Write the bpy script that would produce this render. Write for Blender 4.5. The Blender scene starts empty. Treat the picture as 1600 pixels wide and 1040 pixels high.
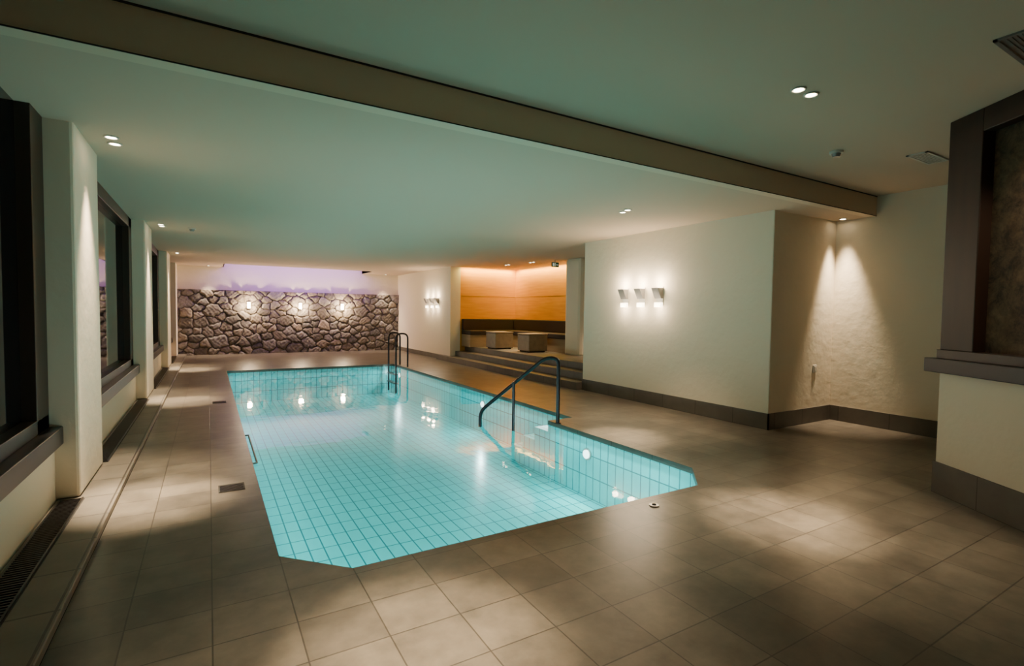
import bpy, bmesh, math, random
import numpy as np
from mathutils import Vector, Matrix
from mathutils.geometry import tessellate_polygon
random.seed(4); np.random.seed(4)
SC=bpy.context.scene; COL=bpy.context.collection
H=2.68; H2=2.93; XR=5.89; X3=7.286; YB=3.256; Y3=3.72; Y2=7.34; YF=18.02; YN=13.35

# ---------------------------------------------------------------- materials
def mat(name,color=(.8,.8,.8),rough=.5,metal=0,spec=.5):
    m=bpy.data.materials.new(name); m.use_nodes=True
    b=m.node_tree.nodes['Principled BSDF']
    b.inputs['Base Color'].default_value=(*color,1); b.inputs['Roughness'].default_value=rough
    b.inputs['Metallic'].default_value=metal; b.inputs['Specular IOR Level'].default_value=spec
    return m
def nd(m,t,**k):
    n=m.node_tree.nodes.new(t)
    for a,v in k.items(): setattr(n,a,v)
    return n
def lk(m,a,b): m.node_tree.links.new(a,b)
def bsdf(m): return m.node_tree.nodes['Principled BSDF']
def bump(m,src,strength,dist=.01):
    b=nd(m,'ShaderNodeBump'); b.inputs['Strength'].default_value=strength; b.inputs['Distance'].default_value=dist
    lk(m,src,b.inputs['Height']); lk(m,b.outputs[0],bsdf(m).inputs['Normal'])
def emis(name,color,s):
    m=mat(name,color); b=bsdf(m)
    b.inputs['Emission Color'].default_value=(*color,1); b.inputs['Emission Strength'].default_value=s
    return m
def plaster(name,col,bs=.25):
    m=mat(name,col,.85,spec=.2)
    tc=nd(m,'ShaderNodeTexCoord'); n=nd(m,'ShaderNodeTexNoise'); n.inputs['Scale'].default_value=9; n.inputs['Detail'].default_value=5
    lk(m,tc.outputs['Object'],n.inputs['Vector']); bump(m,n.outputs[0],bs,.02)
    return m
def tiles(name,c1,c2,cm,w,h,mortar,rough,off=0.0,bs=.4,noise=.25,nscale=3):
    m=mat(name,c1,rough); uv=nd(m,'ShaderNodeUVMap'); br=nd(m,'ShaderNodeTexBrick')
    br.offset=off; br.offset_frequency=2; br.squash=1
    br.inputs['Scale'].default_value=1; br.inputs['Brick Width'].default_value=w; br.inputs['Row Height'].default_value=h
    br.inputs['Mortar Size'].default_value=mortar; br.inputs['Mortar Smooth'].default_value=.1; br.inputs['Bias'].default_value=0
    br.inputs['Color1'].default_value=(*c1,1); br.inputs['Color2'].default_value=(*c2,1); br.inputs['Mortar'].default_value=(*cm,1)
    lk(m,uv.outputs[0],br.inputs['Vector'])
    n=nd(m,'ShaderNodeTexNoise'); n.inputs['Scale'].default_value=nscale; n.inputs['Detail'].default_value=8; n.inputs['Roughness'].default_value=.65
    lk(m,uv.outputs[0],n.inputs['Vector'])
    mr=nd(m,'ShaderNodeMapRange'); mr.inputs['From Min'].default_value=.3; mr.inputs['From Max'].default_value=.7
    mr.inputs['To Min'].default_value=1-noise; mr.inputs['To Max'].default_value=1+noise
    lk(m,n.outputs[0],mr.inputs['Value'])
    mx=nd(m,'ShaderNodeVectorMath',operation='SCALE'); lk(m,br.outputs['Color'],mx.inputs[0]); lk(m,mr.outputs[0],mx.inputs['Scale'])
    lk(m,mx.outputs[0],bsdf(m).inputs['Base Color'])
    inv=nd(m,'ShaderNodeMath',operation='SUBTRACT'); inv.inputs[0].default_value=1; lk(m,br.outputs['Fac'],inv.inputs[1])
    ad=nd(m,'ShaderNodeMath',operation='MULTIPLY_ADD'); lk(m,n.outputs[0],ad.inputs[0]); ad.inputs[1].default_value=.15; lk(m,inv.outputs[0],ad.inputs[2])
    bump(m,ad.outputs[0],bs,.004)
    return m
def wood(name,c1,c2,scale=(1,14,14),rough=.5,plank=0):
    m=mat(name,c1,rough); tc=nd(m,'ShaderNodeTexCoord'); mp=nd(m,'ShaderNodeMapping'); mp.inputs['Scale'].default_value=scale
    n=nd(m,'ShaderNodeTexNoise'); n.inputs['Scale'].default_value=1.5; n.inputs['Detail'].default_value=6
    cr=nd(m,'ShaderNodeValToRGB'); cr.color_ramp.elements[0].position=.3; cr.color_ramp.elements[1].position=.7
    cr.color_ramp.elements[0].color=(*c1,1); cr.color_ramp.elements[1].color=(*c2,1)
    lk(m,tc.outputs['Object'],mp.inputs[0]); lk(m,mp.outputs[0],n.inputs['Vector']); lk(m,n.outputs[0],cr.inputs[0])
    lk(m,cr.outputs[0],bsdf(m).inputs['Base Color']); return m

M_wall=plaster('white_plaster',(.78,.69,.54)); M_ceil=plaster('ceiling_paint',(.58,.465,.355),.05)
M_floor=tiles('floor_slate_tile',(.160,.136,.104),(.112,.095,.074),(.062,.052,.041),.33,.30,.0035,.30,off=0,noise=.34,nscale=4,bs=.3)
M_curb=tiles('curb_slate_tile',(.18,.155,.122),(.15,.13,.10),(.06,.05,.04),.6,.42,.006,.45,noise=.2)
M_base=tiles('skirting_tile',(.12,.105,.087),(.10,.088,.072),(.05,.043,.036),.6,.5,.005,.5,noise=.2)
M_pool=tiles('pool_tile',(.05,.70,.71),(.04,.67,.69),(.008,.22,.26),.125,.25,.0065,.25,noise=.04,bs=.1)
M_poolw=tiles('pool_wall_tile',(.05,.70,.71),(.04,.67,.69),(.008,.22,.26),.125,.25,.0065,.25,noise=.04,bs=.1)
M_black=mat('black_stone',(.022,.02,.02),.35); M_frame=mat('dark_bronze_frame',(.03,.018,.011),.4)
M_rail=mat('dark_steel',(.03,.027,.03),.28,.7); M_chrome=mat('satin_steel',(.5,.48,.45),.3,.9)
M_grey=mat('lamp_grey_metal',(.25,.24,.23),.4,.4); M_gap=mat('shadow_gap',(.03,.028,.025),.8)
M_orange=wood('orange_wood_panel',(.80,.36,.012),(.68,.28,.008),(1,1,14))
M_dwood=wood('dark_walnut',(.030,.012,.005),(.016,.006,.003),(8,8,.7),.5)
M_bwood=wood('bench_wood',(.36,.26,.16),(.27,.19,.11),(1,1,10))
M_uph=mat('dark_upholstery',(.03,.018,.013),.8)
M_stool=wood('stool_stone_wood',(.26,.195,.125),(.19,.14,.09),(6,6,6))
M_bulb=emis('lamp_bulb',(1,.85,.6),25); M_diff=emis('sconce_diffuser',(1,.84,.6),9); M_poollamp=emis('pool_lamp_lens',(.85,1,1),5)
M_plastic=mat('white_plastic',(.6,.58,.52),.5)
M_glass=mat('night_glass',(.006,.006,.007),.03,0,1.0)
M_cove=plaster('cove_paint',(.72,.66,.85),.05)
# water
M_water=bpy.data.materials.new('pool_water'); M_water.use_nodes=True; nt=M_water.node_tree; nt.nodes.clear()
o=nt.nodes.new('ShaderNodeOutputMaterial'); mix=nt.nodes.new('ShaderNodeMixShader'); tr=nt.nodes.new('ShaderNodeBsdfTransparent'); gl=nt.nodes.new('ShaderNodeBsdfGlossy')
fr=nt.nodes.new('ShaderNodeFresnel'); fr.inputs[0].default_value=1.33; tr.inputs[0].default_value=(.84,.985,.985,1); gl.inputs['Roughness'].default_value=.03
n=nt.nodes.new('ShaderNodeTexNoise'); n.inputs['Scale'].default_value=2.2; n.inputs['Detail'].default_value=2
tc=nt.nodes.new('ShaderNodeTexCoord'); bp=nt.nodes.new('ShaderNodeBump'); bp.inputs['Strength'].default_value=.12; bp.inputs['Distance'].default_value=.02
L=nt.links.new; L(tc.outputs['Object'],n.inputs['Vector']); L(n.outputs[0],bp.inputs['Height']); L(bp.outputs[0],gl.inputs['Normal']); L(bp.outputs[0],fr.inputs['Normal'])
L(fr.outputs[0],mix.inputs[0]); L(tr.outputs[0],mix.inputs[1]); L(gl.outputs[0],mix.inputs[2]); L(mix.outputs[0],o.inputs[0])

# ---------------------------------------------------------------- geometry helpers
def finish(name,verts,faces,material,parent=None,smooth=False,up=False):
    me=bpy.data.meshes.new(name); me.from_pydata([tuple(v) for v in verts],[],faces); me.update()
    if up:
        bm=bmesh.new(); bm.from_mesh(me); bm.normal_update()
        for f in bm.faces:
            if f.normal.z<0: f.normal_flip()
        bm.to_mesh(me); bm.free(); me.update()
    uv=me.uv_layers.new(name='UVMap')
    for p in me.polygons:
        nx,ny,nz=[abs(c) for c in p.normal]
        for li in p.loop_indices:
            v=me.vertices[me.loops[li].vertex_index].co
            uv.data[li].uv=(v.x,v.y) if nz>=nx and nz>=ny else ((v.y,v.z) if nx>=ny else (v.x,v.z))
        p.use_smooth=smooth
    ob=bpy.data.objects.new(name,me); COL.objects.link(ob)
    if material: me.materials.append(material)
    if parent: ob.parent=parent
    return ob
BF=[(0,3,2,1),(4,5,6,7),(0,1,5,4),(1,2,6,5),(2,3,7,6),(3,0,4,7)]
def boxdata(boxes):
    V=[];F=[]
    for (x0,x1,y0,y1,z0,z1) in boxes:
        b=len(V); V+=[(x0,y0,z0),(x1,y0,z0),(x1,y1,z0),(x0,y1,z0),(x0,y0,z1),(x1,y0,z1),(x1,y1,z1),(x0,y1,z1)]
        F+=[tuple(b+i for i in f) for f in BF]
    return V,F
def boxes(name,bl,material,parent=None,bevel=0):
    V,F=boxdata(bl); ob=finish(name,V,F,material,parent)
    if bevel:
        m=ob.modifiers.new('bevel','BEVEL'); m.width=bevel; m.segments=2; m.limit_method='ANGLE'
    return ob
def box(name,x0,x1,y0,y1,z0,z1,material,parent=None,bevel=0): return boxes(name,[(x0,x1,y0,y1,z0,z1)],material,parent,bevel)
def empty(name,loc=(0,0,0)):
    e=bpy.data.objects.new(name,None); e.empty_display_size=.1; COL.objects.link(e); return e
def disc(name,c,r,h,material,parent=None,axis='Z',seg=32,r2=None):
    bm=bmesh.new(); bmesh.ops.create_cone(bm,cap_ends=True,segments=seg,radius1=r,radius2=r if r2 is None else r2,depth=h)
    me=bpy.data.meshes.new(name); 
    if axis=='X': bmesh.ops.rotate(bm,verts=bm.verts,matrix=Matrix.Rotation(math.pi/2,3,'Y'))
    if axis=='Y': bmesh.ops.rotate(bm,verts=bm.verts,matrix=Matrix.Rotation(math.pi/2,3,'X'))
    bmesh.ops.translate(bm,verts=bm.verts,vec=Vector(c)); bm.to_mesh(me); bm.free()
    ob=bpy.data.objects.new(name,me); COL.objects.link(ob); me.materials.append(material)
    if parent: ob.parent=parent
    return ob
def torus(name,c,R,r,material,parent=None):
    V=[];F=[];N=32;K=8
    for i in range(N):
        for j in range(K):
            a=2*math.pi*i/N;b=2*math.pi*j/K; rr=R+r*math.cos(b)
            V.append((c[0]+rr*math.cos(a),c[1]+rr*math.sin(a),c[2]+r*math.sin(b)))
            F.append((i*K+j,((i+1)%N)*K+j,((i+1)%N)*K+(j+1)%K,i*K+(j+1)%K))
    return finish(name,V,F,material,parent,True)
def tube(name,pts,r,material,parent=None,fillet=.07):
    P=[Vector(p) for p in pts]; out=[P[0]]
    for i in range(1,len(P)-1):
        a=(P[i-1]-P[i]); b=(P[i+1]-P[i]); d=min(fillet,a.length*.49,b.length*.49); A=P[i]+a.normalized()*d; B=P[i]+b.normalized()*d
        for k in range(7):
            t=k/6; out.append(A*(1-t)**2+P[i]*2*t*(1-t)+B*t*t)
    out.append(P[-1])
    cu=bpy.data.curves.new(name,'CURVE'); cu.dimensions='3D'; cu.bevel_depth=r; cu.bevel_resolution=4; cu.use_fill_caps=True
    s=cu.splines.new('POLY'); s.points.add(len(out)-1)
    for q,p in zip(s.points,out): q.co=(*p,1)
    cu.materials.append(material); ob=bpy.data.objects.new(name,cu); COL.objects.link(ob)
    if parent: ob.parent=parent
    return ob
def light(kind,name,loc,energy,color,parent=None,direction=(0,0,-1),**k):
    l=bpy.data.lights.new(name,kind); l.energy=energy; l.color=color
    for a,v in k.items(): setattr(l,a,v)
    ob=bpy.data.objects.new(name,l); ob.location=loc; ob.rotation_euler=Vector(direction).to_track_quat('-Z','Y').to_euler()
    COL.objects.link(ob)
    if parent: ob.parent=parent
    return ob
WARM=(1,.78,.53)

# ---------------------------------------------------------------- floor with pool hole
pool=[(.33,13.13),(4.19,13.13),(4.19,5.42),(3.79,5.42),(3.79,3.11),(3.45,2.77),(.66,2.77),(.33,3.11)]
XC=-.58
outer=[(XC,-2.6),(7.6,-2.6),(7.6,YF+.1),(XC,YF+.1)]
vv=[Vector((x,y,0)) for x,y in outer]; ww=[Vector((x,y,0)) for x,y in pool]
tri=tessellate_polygon([vv,ww]); allv=[tuple(v) for v in vv+ww]
fl=finish('floor',allv,[tuple(t) for t in tri],M_floor,up=True)
# pool basin
PZ=-.75
P=empty('swimming_pool')
n=len(pool); V=[];F=[]
for x,y in pool: V.append((x,y,-.055))
for x,y in pool: V.append((x,y,PZ))
for i in range(n): j=(i+1)%n; F.append((i,j,n+j,n+i))
finish('basin_wall',V,F,M_poolw,P)
bt=tessellate_polygon([[Vector((x,y,0)) for x,y in pool]])
finish('basin_floor',[(x,y,PZ) for x,y in pool],[tuple(t) for t in bt],M_pool,P,up=True)
V=[(x,y,0) for x,y in pool]+[(x,y,-.056) for x,y in pool]
finish('coping_edge',V,F,M_base,P)
finish('water_surface',[(x,y,-.035) for x,y in pool],[tuple(t) for t in bt],M_water,P,up=True)
boxes('entry_steps',[(3.80,4.18,5.43,5.75,PZ,-.15),(3.80,4.18,5.75,6.05,PZ,-.33),(3.80,4.18,6.05,6.35,PZ,-.52)],M_poolw,P)
# pool lamps
for i,(x,y,z) in enumerate([(3.775,4.6,-.24),(4.175,12.6,-.24),(4.175,8.0,-.24)]):
    disc('lamp_ring_%d'%i,(x+.004,y,z),.07,.02,M_chrome,P,'X'); disc('lamp_lens_%d'%i,(x-.008,y,z),.05,.02,M_poollamp,P,'X')
    light('AREA','lamp_%d'%i,(x-.03,y,z),12,(.8,1,1),P,(-1,0,-.1),shape='DISK',size=.10)
PC=(.85,1,.97)  # strips below are added fill lights, hidden from view, to brighten the basin evenly
l=light('AREA','fill_strip_left',(.345,8.1,-.3),60,PC,P,(1,0,-.15),shape='RECTANGLE',size=.12,size_y=9.6)
l.rotation_euler=Matrix(((0,0,-1),(0,1,0),(1,0,0))).to_euler()
light('AREA','fill_strip_near',(2.05,2.785,-.3),32,PC,P,(0,1,0),shape='RECTANGLE',size=2.6,size_y=.12)
l=light('AREA','fill_strip_right',(4.12,9.2,-.07),24,PC,P,(0,0,-1),shape='RECTANGLE',size=.08,size_y=7.2); l.rotation_euler=(0,math.radians(40),0)  # added fill under the coping, turned down so it stays unseen
l=light('AREA','fill_strip_right_near',(3.72,4.3,-.07),9,PC,P,(0,0,-1),shape='RECTANGLE',size=.08,size_y=2.1); l.rotation_euler=(0,math.radians(40),0)
l=light('AREA','fill_strip_far',(2.2,13.06,-.07),9,PC,P,(0,0,-1),shape='RECTANGLE',size=3.6,size_y=.08); l.rotation_euler=(math.radians(-40),0,0)

# ---------------------------------------------------------------- ceiling
cv=(.4,4.6,16.75,YF)
boxes('ceiling',[(-1.5,X3,YB+.1,cv[2],H,H+.1),(-1.5,cv[0],cv[2],YF,H,H+.1),(cv[1],9.3,cv[2],YF,H,H+.1),(X3,9.3,Y3,cv[2],H,H+.1),
   (cv[0],cv[1],cv[2],YF,3.05,3.1),(-1.5,7.5,-2.7,YB,H2,H2+.1)],M_ceil)
boxes('ceiling_cove',[(cv[0]-.03,cv[0],cv[2],YF,H+.0,3.05),(cv[1],cv[1]+.03,cv[2],YF,H,3.05),(cv[0],cv[1],cv[2]-.03,cv[2],H,3.05)],M_cove)
box('ceiling_beam',-1.5,X3,YB-.012,YB+.1,H,H2+.02,plaster('beam_paint',(.68,.57,.43),.05))
boxes('beam_shadow_lines',[(-1.5,X3,YB-.016,YB-.011,H2-.012,H2),(-1.5,X3,YB-.016,YB-.011,H-.003,H+.004)],M_gap)  # dark strips put in as the shade of the gaps along the beam
# ---------------------------------------------------------------- right walls
box('wall_right',XR,X3+.2,Y3,Y2,0,H+.05,M_wall,bevel=.012)
box('wall_right_rear',X3,X3+.2,1.5,Y3,0,H2+.05,M_wall)
box('wall_right_far',XR,XR+.31,YN-.02,YF+.1,0,H+.05,M_wall)
box('wall_far',-1.5,7.0,YF,YF+.2,0,3.1,M_wall)
box('wall_back',-1.5,7.6,-2.8,-2.6,0,3.0,M_wall)
t=.015;b=.2
boxes('baseboard_right',[(XR-t,XR,Y3-t,Y2-.0,0,b),(XR-t,X3,Y3-t,Y3,0,b),(X3-t,X3,1.75,Y3-t,0,b),(XR-t,XR,14.0,YF-.12,0,.13)],M_base)
# ---------------------------------------------------------------- left wall, pillars, windows
XP=-.80; XW=-.96; CZ=.045
pil=[(4.65,5.55),(9.25,10.3),(13.9,14.9)]
for a,c in pil: box('pillar',-1.25,XP,a,c,CZ+.002,H+.02,M_wall,bevel=.02)
box('wall_left_far',-1.25,XP,17.2,YF+.05,CZ+.002,H+.02,M_wall)
box('wall_left',-1.25,-.935,-2.7,17.2,.0,.44,M_wall)
boxes('floor_curb',[(-.93,XC,-2.6,YF,0,CZ)],M_curb,bevel=.006)
bays=[(-2.6,-.1),(.15,4.65),(5.55,9.25),(10.3,13.9),(14.9,17.2)]
box('pillar',-1.25,XP,-.1,.15,CZ+.002,H2,M_wall)
for i,(a,c) in enumerate(bays):
    W=empty('window_%d'%(i+1)); top=H if a>YB else H2
    box('sill',-1.2,-.885,a,c,.44,.565,M_black,W,.006)
    fr=[(-1.06,XW,a,a+.09,.565,top),(-1.06,XW,c-.28,c,.565,top),(-1.06,XW,a,c,top-.14,top),(-1.06,XW,a,c,.565,.66)]
    boxes('frame',fr,M_frame,W,.004)
    box('pane',-1.045,-1.035,a,c,.6,top-.05,M_glass,W)
    G=empty('floor_grille'); box('tray',-.915,-.77,a+.05,c-.05,CZ+.001,CZ+.004,M_gap,G)
    sl=[(-.91+.0,-.90,a+.05,c-.05,CZ+.003,CZ+.012),(-.785,-.775,a+.05,c-.05,CZ+.003,CZ+.012)]
    y=a+.06
    while y<c-.06: sl.append((-.90,-.785,y,y+.010,CZ+.003,CZ+.011)); y+=.028
    boxes('slats',sl,M_rail,G)
box('wall_left_upper',-1.3,-1.22,-2.7,YF,0,H2+.05,M_gap)

# ---------------------------------------------------------------- stone wall
X0,X1,ZT=-.8,XR,1.97; nx,nz=560,170
seeds=[];rad=[];tries=0
while len(seeds)<210 and tries<30000:
    tries+=1
    p=(random.uniform(X0-.1,X1+.1),random.uniform(-.05,ZT+.05)); r=random.choice([.18,.15,.12,.10,.085])
    if tries>8000: r=.08
    if all(math.hypot((p[0]-q[0])/1.35,p[1]-q[1])>(r+s)*.93 for q,s in zip(seeds,rad)): seeds.append(p); rad.append(r)
cols=[]
for _ in seeds:
    g=random.uniform(.09,.22); w=random.uniform(.2,1.0); cols.append((g,g*(.92-.12*w),g*(.84-.28*w)))
S=np.array(seeds); C=np.array(cols); hr=np.random.uniform(0,1,len(S)); RD=np.array(rad)
gx=np.linspace(X0,X1,nx); gz=np.linspace(0,ZT,nz); GX,GZ=np.meshgrid(gx,gz)
PX=GX+.022*np.sin(GZ*17+GX*5)+.010*np.sin(GX*37+2); PZZ=GZ+.018*np.sin(GX*13)+.008*np.sin(GX*43+GZ*9)
D=np.sqrt(((PX[...,None]-S[:,0])/1.35)**2+(PZZ[...,None]-S[:,1])**2)-RD*.8
idx=np.argsort(D,axis=-1)[...,:2]; d1=np.take_along_axis(D,idx[...,:1],-1)[...,0]; d2=np.take_along_axis(D,idx[...,1:],-1)[...,0]
e=np.clip((d2-d1-.004)/.12,0,1)
e=np.minimum(e,np.clip((.16-d1)/.10,0,1))
hgt=np.sqrt(1-(1-e)**2)*(.04+.05*hr[idx[...,0]])+.006*np.sin(PX*50+hr[idx[...,0]]*9)*np.sin(PZZ*45)
Y=YF-.03-hgt
verts=np.stack([GX,Y,GZ],-1).reshape(-1,3).tolist()
faces=[(j*nx+i,j*nx+i+1,(j+1)*nx+i+1,(j+1)*nx+i) for j in range(nz-1) for i in range(nx-1)]
base=len(verts)
for i in range(nx): verts.append([gx[i],YF,ZT])
faces+=[((nz-1)*nx+i,(nz-1)*nx+i+1,base+i+1,base+i) for i in range(nx-1)]
M_stone=mat('rubble_stone',(.2,.2,.2),.8)
at=nd(M_stone,'ShaderNodeAttribute',attribute_name='Col'); tcn=nd(M_stone,'ShaderNodeTexCoord'); ns=nd(M_stone,'ShaderNodeTexNoise'); ns.inputs['Scale'].default_value=9; ns.inputs['Detail'].default_value=9; ns.inputs['Roughness'].default_value=.7
lk(M_stone,tcn.outputs['Object'],ns.inputs['Vector']); mr=nd(M_stone,'ShaderNodeMapRange'); mr.inputs['From Min'].default_value=.3; mr.inputs['From Max'].default_value=.7; mr.inputs['To Min'].default_value=.6; mr.inputs['To Max'].default_value=1.4; lk(M_stone,ns.outputs[0],mr.inputs['Value'])
sc=nd(M_stone,'ShaderNodeVectorMath',operation='SCALE'); lk(M_stone,at.outputs['Color'],sc.inputs[0]); lk(M_stone,mr.outputs[0],sc.inputs['Scale']); lk(M_stone,sc.outputs[0],bsdf(M_stone).inputs['Base Color']); bump(M_stone,ns.outputs[0],.6,.03)
st=finish('wall_stone',verts,faces,M_stone,smooth=True)
ca=st.data.color_attributes.new('Col','FLOAT_COLOR','POINT')
k=np.clip(e*4,0,1)[...,None]
cc=C[idx[...,0]]*k+np.array([.085,.072,.058])*(1-k); cc=cc.reshape(-1,3); cc=np.concatenate([cc,np.tile([[.12,.11,.10]],(nx,1))]); cc=np.concatenate([cc,np.ones((len(cc),1))],1)
ca.data.foreach_set('color',cc.astype(np.float32).ravel())

# ---------------------------------------------------------------- niche, steps
PFz=.42
boxes('entrance_steps',[(5.75,5.875,Y2,14.0,0,.14),(5.875,6.06,Y2+.01,YN-.03,0,.14),(6.05,6.36,Y2+.01,YN-.03,0,.28),(6.35,6.43,Y2+.01,YN-.03,0,PFz)],M_base)
box('floor_platform',6.43,9.3,Y2,YN+.1,PFz-.1,PFz,M_curb)
box('wall_niche_far',6.2,8.3,YN,YN+.15,0,H+.02,M_orange)
box('wall_niche_right',8.05,8.2,9.6,YN,0,H+.02,M_orange)
boxes('trim_2',[(6.2,8.05,YN-.004,YN,z-.002,z+.002) for z in (1.86,)]+[(8.046,8.05,9.9,YN,z-.002,z+.002) for z in (1.86,)],M_dwood)
box('wall_column',7.35,8.3,9.3,9.9,PFz-.05,H+.02,M_wall,bevel=.08)
box('wall_corridor',9.1,9.3,Y2-.2,YN,0,H+.02,M_wall)
B=empty('corner_bench')
boxes('base',[(6.25,8.04,12.78,YN-.01,PFz,.76),(7.45,8.04,9.92,12.78,PFz,.76)],M_bwood,B,.004)
boxes('seat_cushion',[(6.24,8.04,12.74,YN-.01,.76,.88),(7.41,8.04,9.92,12.74,.76,.88)],M_uph,B,.02)
boxes('back_cushion',[(6.24,8.04,13.2,YN-.01,.88,1.2),(7.9,8.04,9.92,13.2,.88,1.2)],M_uph,B,.02)
for (x,y) in [(6.75,12.0),(7.0,10.75)]:
    S_=empty('cube_stool'); w=.27
    box('body',x-w,x+w,y-w,y+w,PFz+.03,PFz+.42,M_stool,S_,.01); box('plinth',x-w+.04,x+w-.04,y-w+.04,y+w-.04,PFz,PFz+.035,M_gap,S_)
    box('top',x-w-.008,x+w+.008,y-w-.008,y+w+.008,PFz+.425,PFz+.46,M_stool,S_,.008)
OR=(1,.74,.16)
N=empty('cove_light')
light('AREA','strip_far',(7.1,YN-.12,H-.03),34,OR,N,(0,.35,-1),shape='RECTANGLE',size=1.7,size_y=.06)
l=light('AREA','strip_right',(7.93,11.6,H-.03),50,OR,N,(0,0,-1),shape='RECTANGLE',size=.06,size_y=3.2); l.rotation_euler=(0,math.radians(-20),0)
E=empty('exit_sign'); 
box('housing',7.03,7.23,9.985,10.015,2.50,2.61,mat('sign_green',(.008,.07,.03),.4),E,.004)
box('hanger',7.12,7.14,9.99,10.01,2.60,H,M_chrome,E)
mw=emis('sign_white',(.8,1,.85),.4)
boxes('arrow_pictogram',[(7.15,7.21,9.98,9.984,2.545,2.56),(7.05,7.09,9.98,9.984,2.52,2.59)],mw,E); box('runner_body',7.11,7.125,9.98,9.984,2.52,2.575,mw,E); disc('runner_head',(7.12,9.982,2.587),.009,.004,mw,E,'Y',16)

# ---------------------------------------------------------------- lamps
def downlight(x,y,z,en=350,dx=.0,dy=.14,two=True,ang=34,blend=1,col=WARM,tilt=(0,0,-1),tilt2=None,ang2=None,en2=None):
    D=empty('recessed_spotlight')
    for k,(a,c) in enumerate([(x-dx/2,y-dy/2),(x+dx/2,y+dy/2)] if two else [(x,y)]):
        torus('ring_%d'%k,(a,c,z-.003),.042,.007,M_plastic,D); disc('bulb_%d'%k,(a,c,z-.004),.03,.006,M_bulb,D)
        tl=tilt2 if (k and tilt2) else tilt; an=ang2 if (k and ang2) else ang; ee=en2 if (k and en2) else en*(.5 if two else 1)
        light('SPOT','beam_%d'%k,(a,c,z-.02),ee,col,D,tl,spot_size=math.radians(an),spot_blend=blend,shadow_soft_size=.05)
downlight(3.51,2.03,H2,2700,dx=.15,dy=0,ang=27,tilt=(0,.0,-1),tilt2=(0,0,-1),ang2=58,en2=330)
downlight(.75,1.85,H2,2900,dx=.15,dy=0,ang=28,tilt=(.03,.03,-1),tilt2=(0,0,-1),ang2=58,en2=330)
downlight(4.46,4.78,H,2000,dx=.05,dy=.14,tilt=(-.15,-.15,-1),ang=26,tilt2=(.1,0,-1),ang2=64,en2=350)
downlight(7.14,3.57,H,620,two=False,ang=44)
for y in (4.98,9.6,14.2):
    downlight(-.62,y,H,3600,dy=.18,tilt=(.10,-.16,-1),ang=28,tilt2=(-.02,0,-1),ang2=50,en2=650)
downlight(6.91,11.9,H,260,ang=60); downlight(7.05,10.9,H,260,ang=60)
downlight(8.3,8.4,H,600,ang=80)
downlight(0,17.72,H,350,two=False,ang=60); downlight(5.35,17.72,H,350,two=False,ang=60)
def smoke(x,y,z):
    D=empty('smoke_detector'); disc('base',(x,y,z-.01),.055,.02,M_plastic,D); disc('head',(x,y,z-.035),.028,.03,M_grey,D,r2=.04)
smoke(5.02,2.59,H2); smoke(-.22,9.67,H)
def vent(x0,x1,y0,y1,z,fm):
    D=empty('ceiling_vent'); boxes('frame',[(x0,x1,y0,y0+.02,z-.012,z),(x0,x1,y1-.02,y1,z-.012,z),(x0,x0+.02,y0,y1,z-.012,z),(x1-.02,x1,y0,y1,z-.012,z)],fm,D)
    sl=[];y=y0+.03
    while y<y1-.03: sl.append((x0+.02,x1-.02,y,y+.012,z-.01,z-.003)); y+=.02
    boxes('louvres',sl,fm,D); box('duct',x0+.02,x1-.02,y0+.02,y1-.02,z-.003,z-.001,M_grey,D)
vent(5.68,6.15,2.13,2.30,H2,M_plastic); vent(3.72,4.3,.62,1.12,H2,M_grey)
def sconce(y,z=1.70,en=9):
    D=empty('wall_sconce'); w=.065
    box('back_plate',XR-.012,XR,y-w,y+w,z-.16,z+.12,M_plastic,D,.003)
    V=[(XR-.012,y-w,z-.06),(XR-.012,y+w,z-.06),(XR-.05,y+w,z-.06),(XR-.05,y-w,z-.06),(XR-.012,y-w,z+.10),(XR-.012,y+w,z+.10),(XR-.13,y+w,z+.10),(XR-.13,y-w,z+.10)]
    finish('shade',V,[(0,1,2,3),(0,4,5,1),(1,5,6,2),(2,6,7,3),(3,7,4,0)],M_grey,D)
    box('upper_diffuser',XR-.12,XR-.015,y-w+.006,y+w-.006,z+.085,z+.098,M_diff,D)
    box('lower_diffuser',XR-.06,XR-.012,y-w,y+w,z-.19,z-.12,M_diff,D,.004)
    light('POINT','uplight',(XR-.13,y,z+.17),en,WARM,D,shadow_soft_size=.05)
    light('POINT','downlight',(XR-.14,y,z-.22),en*.4,WARM,D,shadow_soft_size=.05)
for y in (6.25,5.88,5.51): sconce(y,1.70,15)
for y in (15.05,14.62,14.22): sconce(y,1.70,11)
for x in (1.07,2.57,3.9):
    D=empty('stone_wall_lamp'); y=YF-.11
    box('bracket',x-.05,x+.05,y-.02,y+.08,1.44,1.6,M_grey,D,.005)
    box('glass_up',x-.045,x+.045,y-.06,y-.02,1.42,1.62,M_diff,D,.005)
    light('POINT','glow',(x,y-.17,1.52),90,(1,.74,.45),D,shadow_soft_size=.07)
N=empty('cove_light'); light('AREA','purple_strip',(2.5,16.9,2.98),60,(.30,.12,1),N,(0,1,-.5),shape='RECTANGLE',size=4.0,size_y=.08)
S_=empty('wall_switch'); box('plate',6.83,6.91,Y3-.012,Y3,.66,.76,M_plastic,S_,.004); box('rocker',6.85,6.89,Y3-.018,Y3-.012,.68,.74,M_plastic,S_,.002)
for (x,y) in [(.14,4.5),(.12,8.75)]:
    D=empty('floor_drain'); box('frame',x-.09,x+.09,y-.09,y+.09,.0,.004,M_gap,D); boxes('bars',[(x-.08,x+.08,y-.078+k*.026,y-.066+k*.026,.004,.007) for k in range(6)],M_rail,D)
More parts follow.
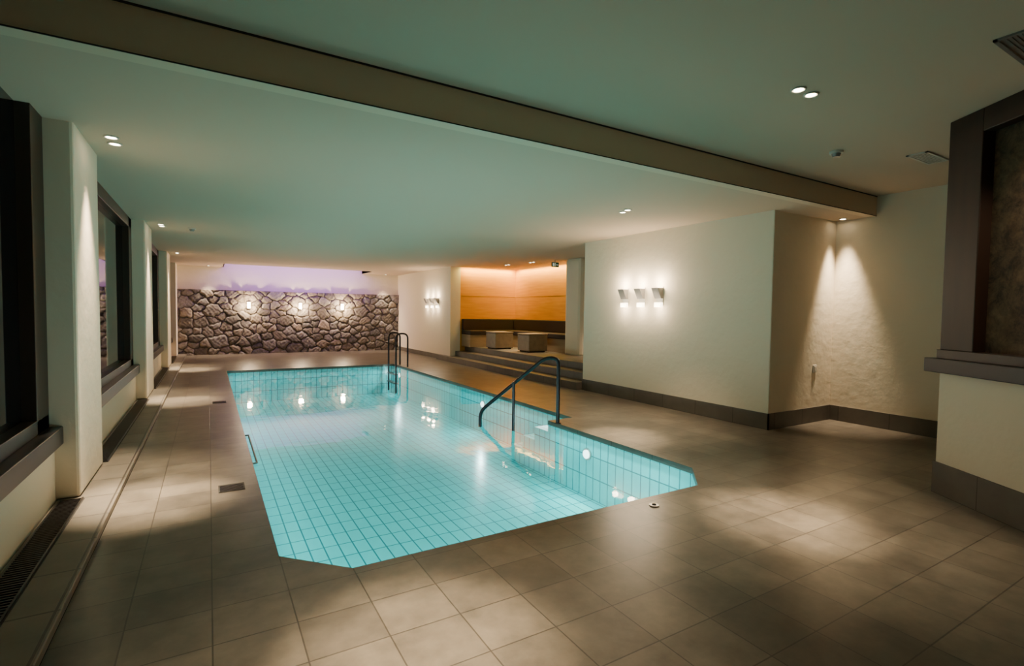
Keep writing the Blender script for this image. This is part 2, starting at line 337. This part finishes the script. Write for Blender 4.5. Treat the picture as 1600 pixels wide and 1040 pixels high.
D=empty('floor_cap'); disc('cap',(2.79,2.62,.004),.035,.008,M_chrome,D); disc('centre',(2.79,2.62,.01),.015,.006,M_gap,D)

# ---------------------------------------------------------------- angled wall with dark wood window, right foreground
A0=Vector((5.015,1.733)); U=Vector((-.541,-.841)); Nn=Vector((-.841,.541))
def prism(name,s0,s1,n0,n1,z0,z1,material,parent=None,bevel=0):
    pts=[A0+U*s+Nn*q for s,q in ((s0,n0),(s1,n0),(s1,n1),(s0,n1))]
    V=[(p.x,p.y,z0) for p in pts]+[(p.x,p.y,z1) for p in pts]
    F=[(0,1,2,3),(7,6,5,4),(0,4,5,1),(1,5,6,2),(2,6,7,3),(3,7,4,0)]
    ob=finish(name,V,F,material,parent)
    me=ob.data; uvl=me.uv_layers[0]
    for pl in me.polygons:
        if abs(pl.normal.z)<.5:
            for li in pl.loop_indices:
                v=me.vertices[me.loops[li].vertex_index].co; uvl.data[li].uv=((Vector((v.x,v.y))-A0).dot(U)+.2,v.z)
    bmm=bmesh.new(); bmm.from_mesh(me); bmesh.ops.recalc_face_normals(bmm,faces=bmm.faces); bmm.to_mesh(me); bmm.free()
    if bevel:
        m=ob.modifiers.new('bevel','BEVEL'); m.width=bevel; m.segments=2
    return ob
prism('wall_angled',0,5,-.3,0,0,.99,M_wall)
prism('baseboard_angled',-.015,5,-.3,.015,0,.25,M_base)
box('wall_counter_side',5.25,X3,1.3,1.6,0,.99,M_wall)
box('wall_counter_upper',5.25,X3,1.3,1.6,.99,H2,M_dwood)
W=empty('window_6')
prism('sill',-.08,5,-.35,.07,.97,1.08,M_black,W,.006)
prism('lower_rail',-.02,5,-.2,.02,1.08,1.15,M_frame,W,.004)
prism('corner_post',.0,.30,-.25,.01,1.15,H2,M_dwood,W,.006)
prism('header',.30,5,-.25,.01,2.76,H2,M_dwood,W,.006)
prism('post',1.9,2.05,-.25,.01,1.15,2.76,M_dwood,W,.006)
M_art=mat('sepia_relief',(.2,.1,.05),.6)
tcn=nd(M_art,'ShaderNodeTexCoord'); wv=nd(M_art,'ShaderNodeTexNoise'); wv.inputs['Scale'].default_value=7; wv.inputs['Detail'].default_value=14; wv.inputs['Roughness'].default_value=.78; wv.inputs['Distortion'].default_value=.3
cr=nd(M_art,'ShaderNodeValToRGB'); cr.color_ramp.elements[0].position=.40; cr.color_ramp.elements[1].position=.66; cr.color_ramp.elements[0].color=(.03,.015,.006,1); cr.color_ramp.elements[1].color=(.22,.13,.06,1)
lk(M_art,tcn.outputs['Object'],wv.inputs['Vector']); lk(M_art,wv.outputs[0],cr.inputs[0]); lk(M_art,cr.outputs[0],bsdf(M_art).inputs['Base Color']); bump(M_art,wv.outputs[0],.8,.05)
prism('relief_panel',.28,5,-.16,-.08,1.1,2.8,M_art,W)
q=A0+U*.9+Nn*(.0)
light('SPOT','panel_spot',(q.x,q.y,2.74),50,WARM,W,(0,0,-1),spot_size=math.radians(120),spot_blend=1,shadow_soft_size=.03)

# ---------------------------------------------------------------- handrail & ladder
R_=empty('pool_handrail')
p0=Vector((3.80,5.22,0)); p1=Vector((3.40,5.65,0)); p2=Vector((3.12,6.05,0))
tube('rail',[p0,p0+Vector((0,0,.83)),p0.lerp(p1,.30)+Vector((0,0,.83)),p2+Vector((0,0,.07)),p2+Vector((.0,0,-.14))],.024,M_rail,R_,.1)
tube('mid_post',[p1+Vector((0,0,-.14)),p1+Vector((0,0,.50))],.02,M_rail,R_)
disc('flange',(p0.x,p0.y,.005),.045,.01,M_rail,R_)
Ld=empty('pool_ladder')
for k,y in enumerate((12.3,12.9)):
    tube('hoop_%d'%k,[(4.28,y,0),(4.28,y,.84),(3.98,y,.84),(3.98,y,-.65)],.022,M_rail,Ld,.14)
for z in (-.2,-.42): box('tread',3.94,4.04,12.3,12.9,z,z+.03,M_rail,Ld,.005)
Hb=empty('grab_rail'); tube('bar',[(.33,5.2,-.02),(.37,5.2,-.02),(.37,6.4,-.02),(.33,6.4,-.02)],.009,M_grey,Hb,.03)

# ---------------------------------------------------------------- world & camera
w=bpy.data.worlds.new('world'); SC.world=w; w.use_nodes=True; w.node_tree.nodes['Background'].inputs[0].default_value=(.01,.01,.013,1); w.node_tree.nodes['Background'].inputs[1].default_value=.3
cam=bpy.data.cameras.new('camera'); cam.sensor_width=36; cam.lens=795.7/1600*36
co=bpy.data.objects.new('camera',cam); COL.objects.link(co)
Fv=Vector((.5111,.8586,-.0402)).normalized(); Rv=Vector((.8595,-.5110,.01292)); Rv=(Rv-Fv*Rv.dot(Fv)).normalized(); Uv=Rv.cross(Fv)
m=Matrix((Rv,Uv,-Fv)).transposed().to_4x4(); m.translation=Vector((0,0,1.4)); co.matrix_world=m
SC.camera=co
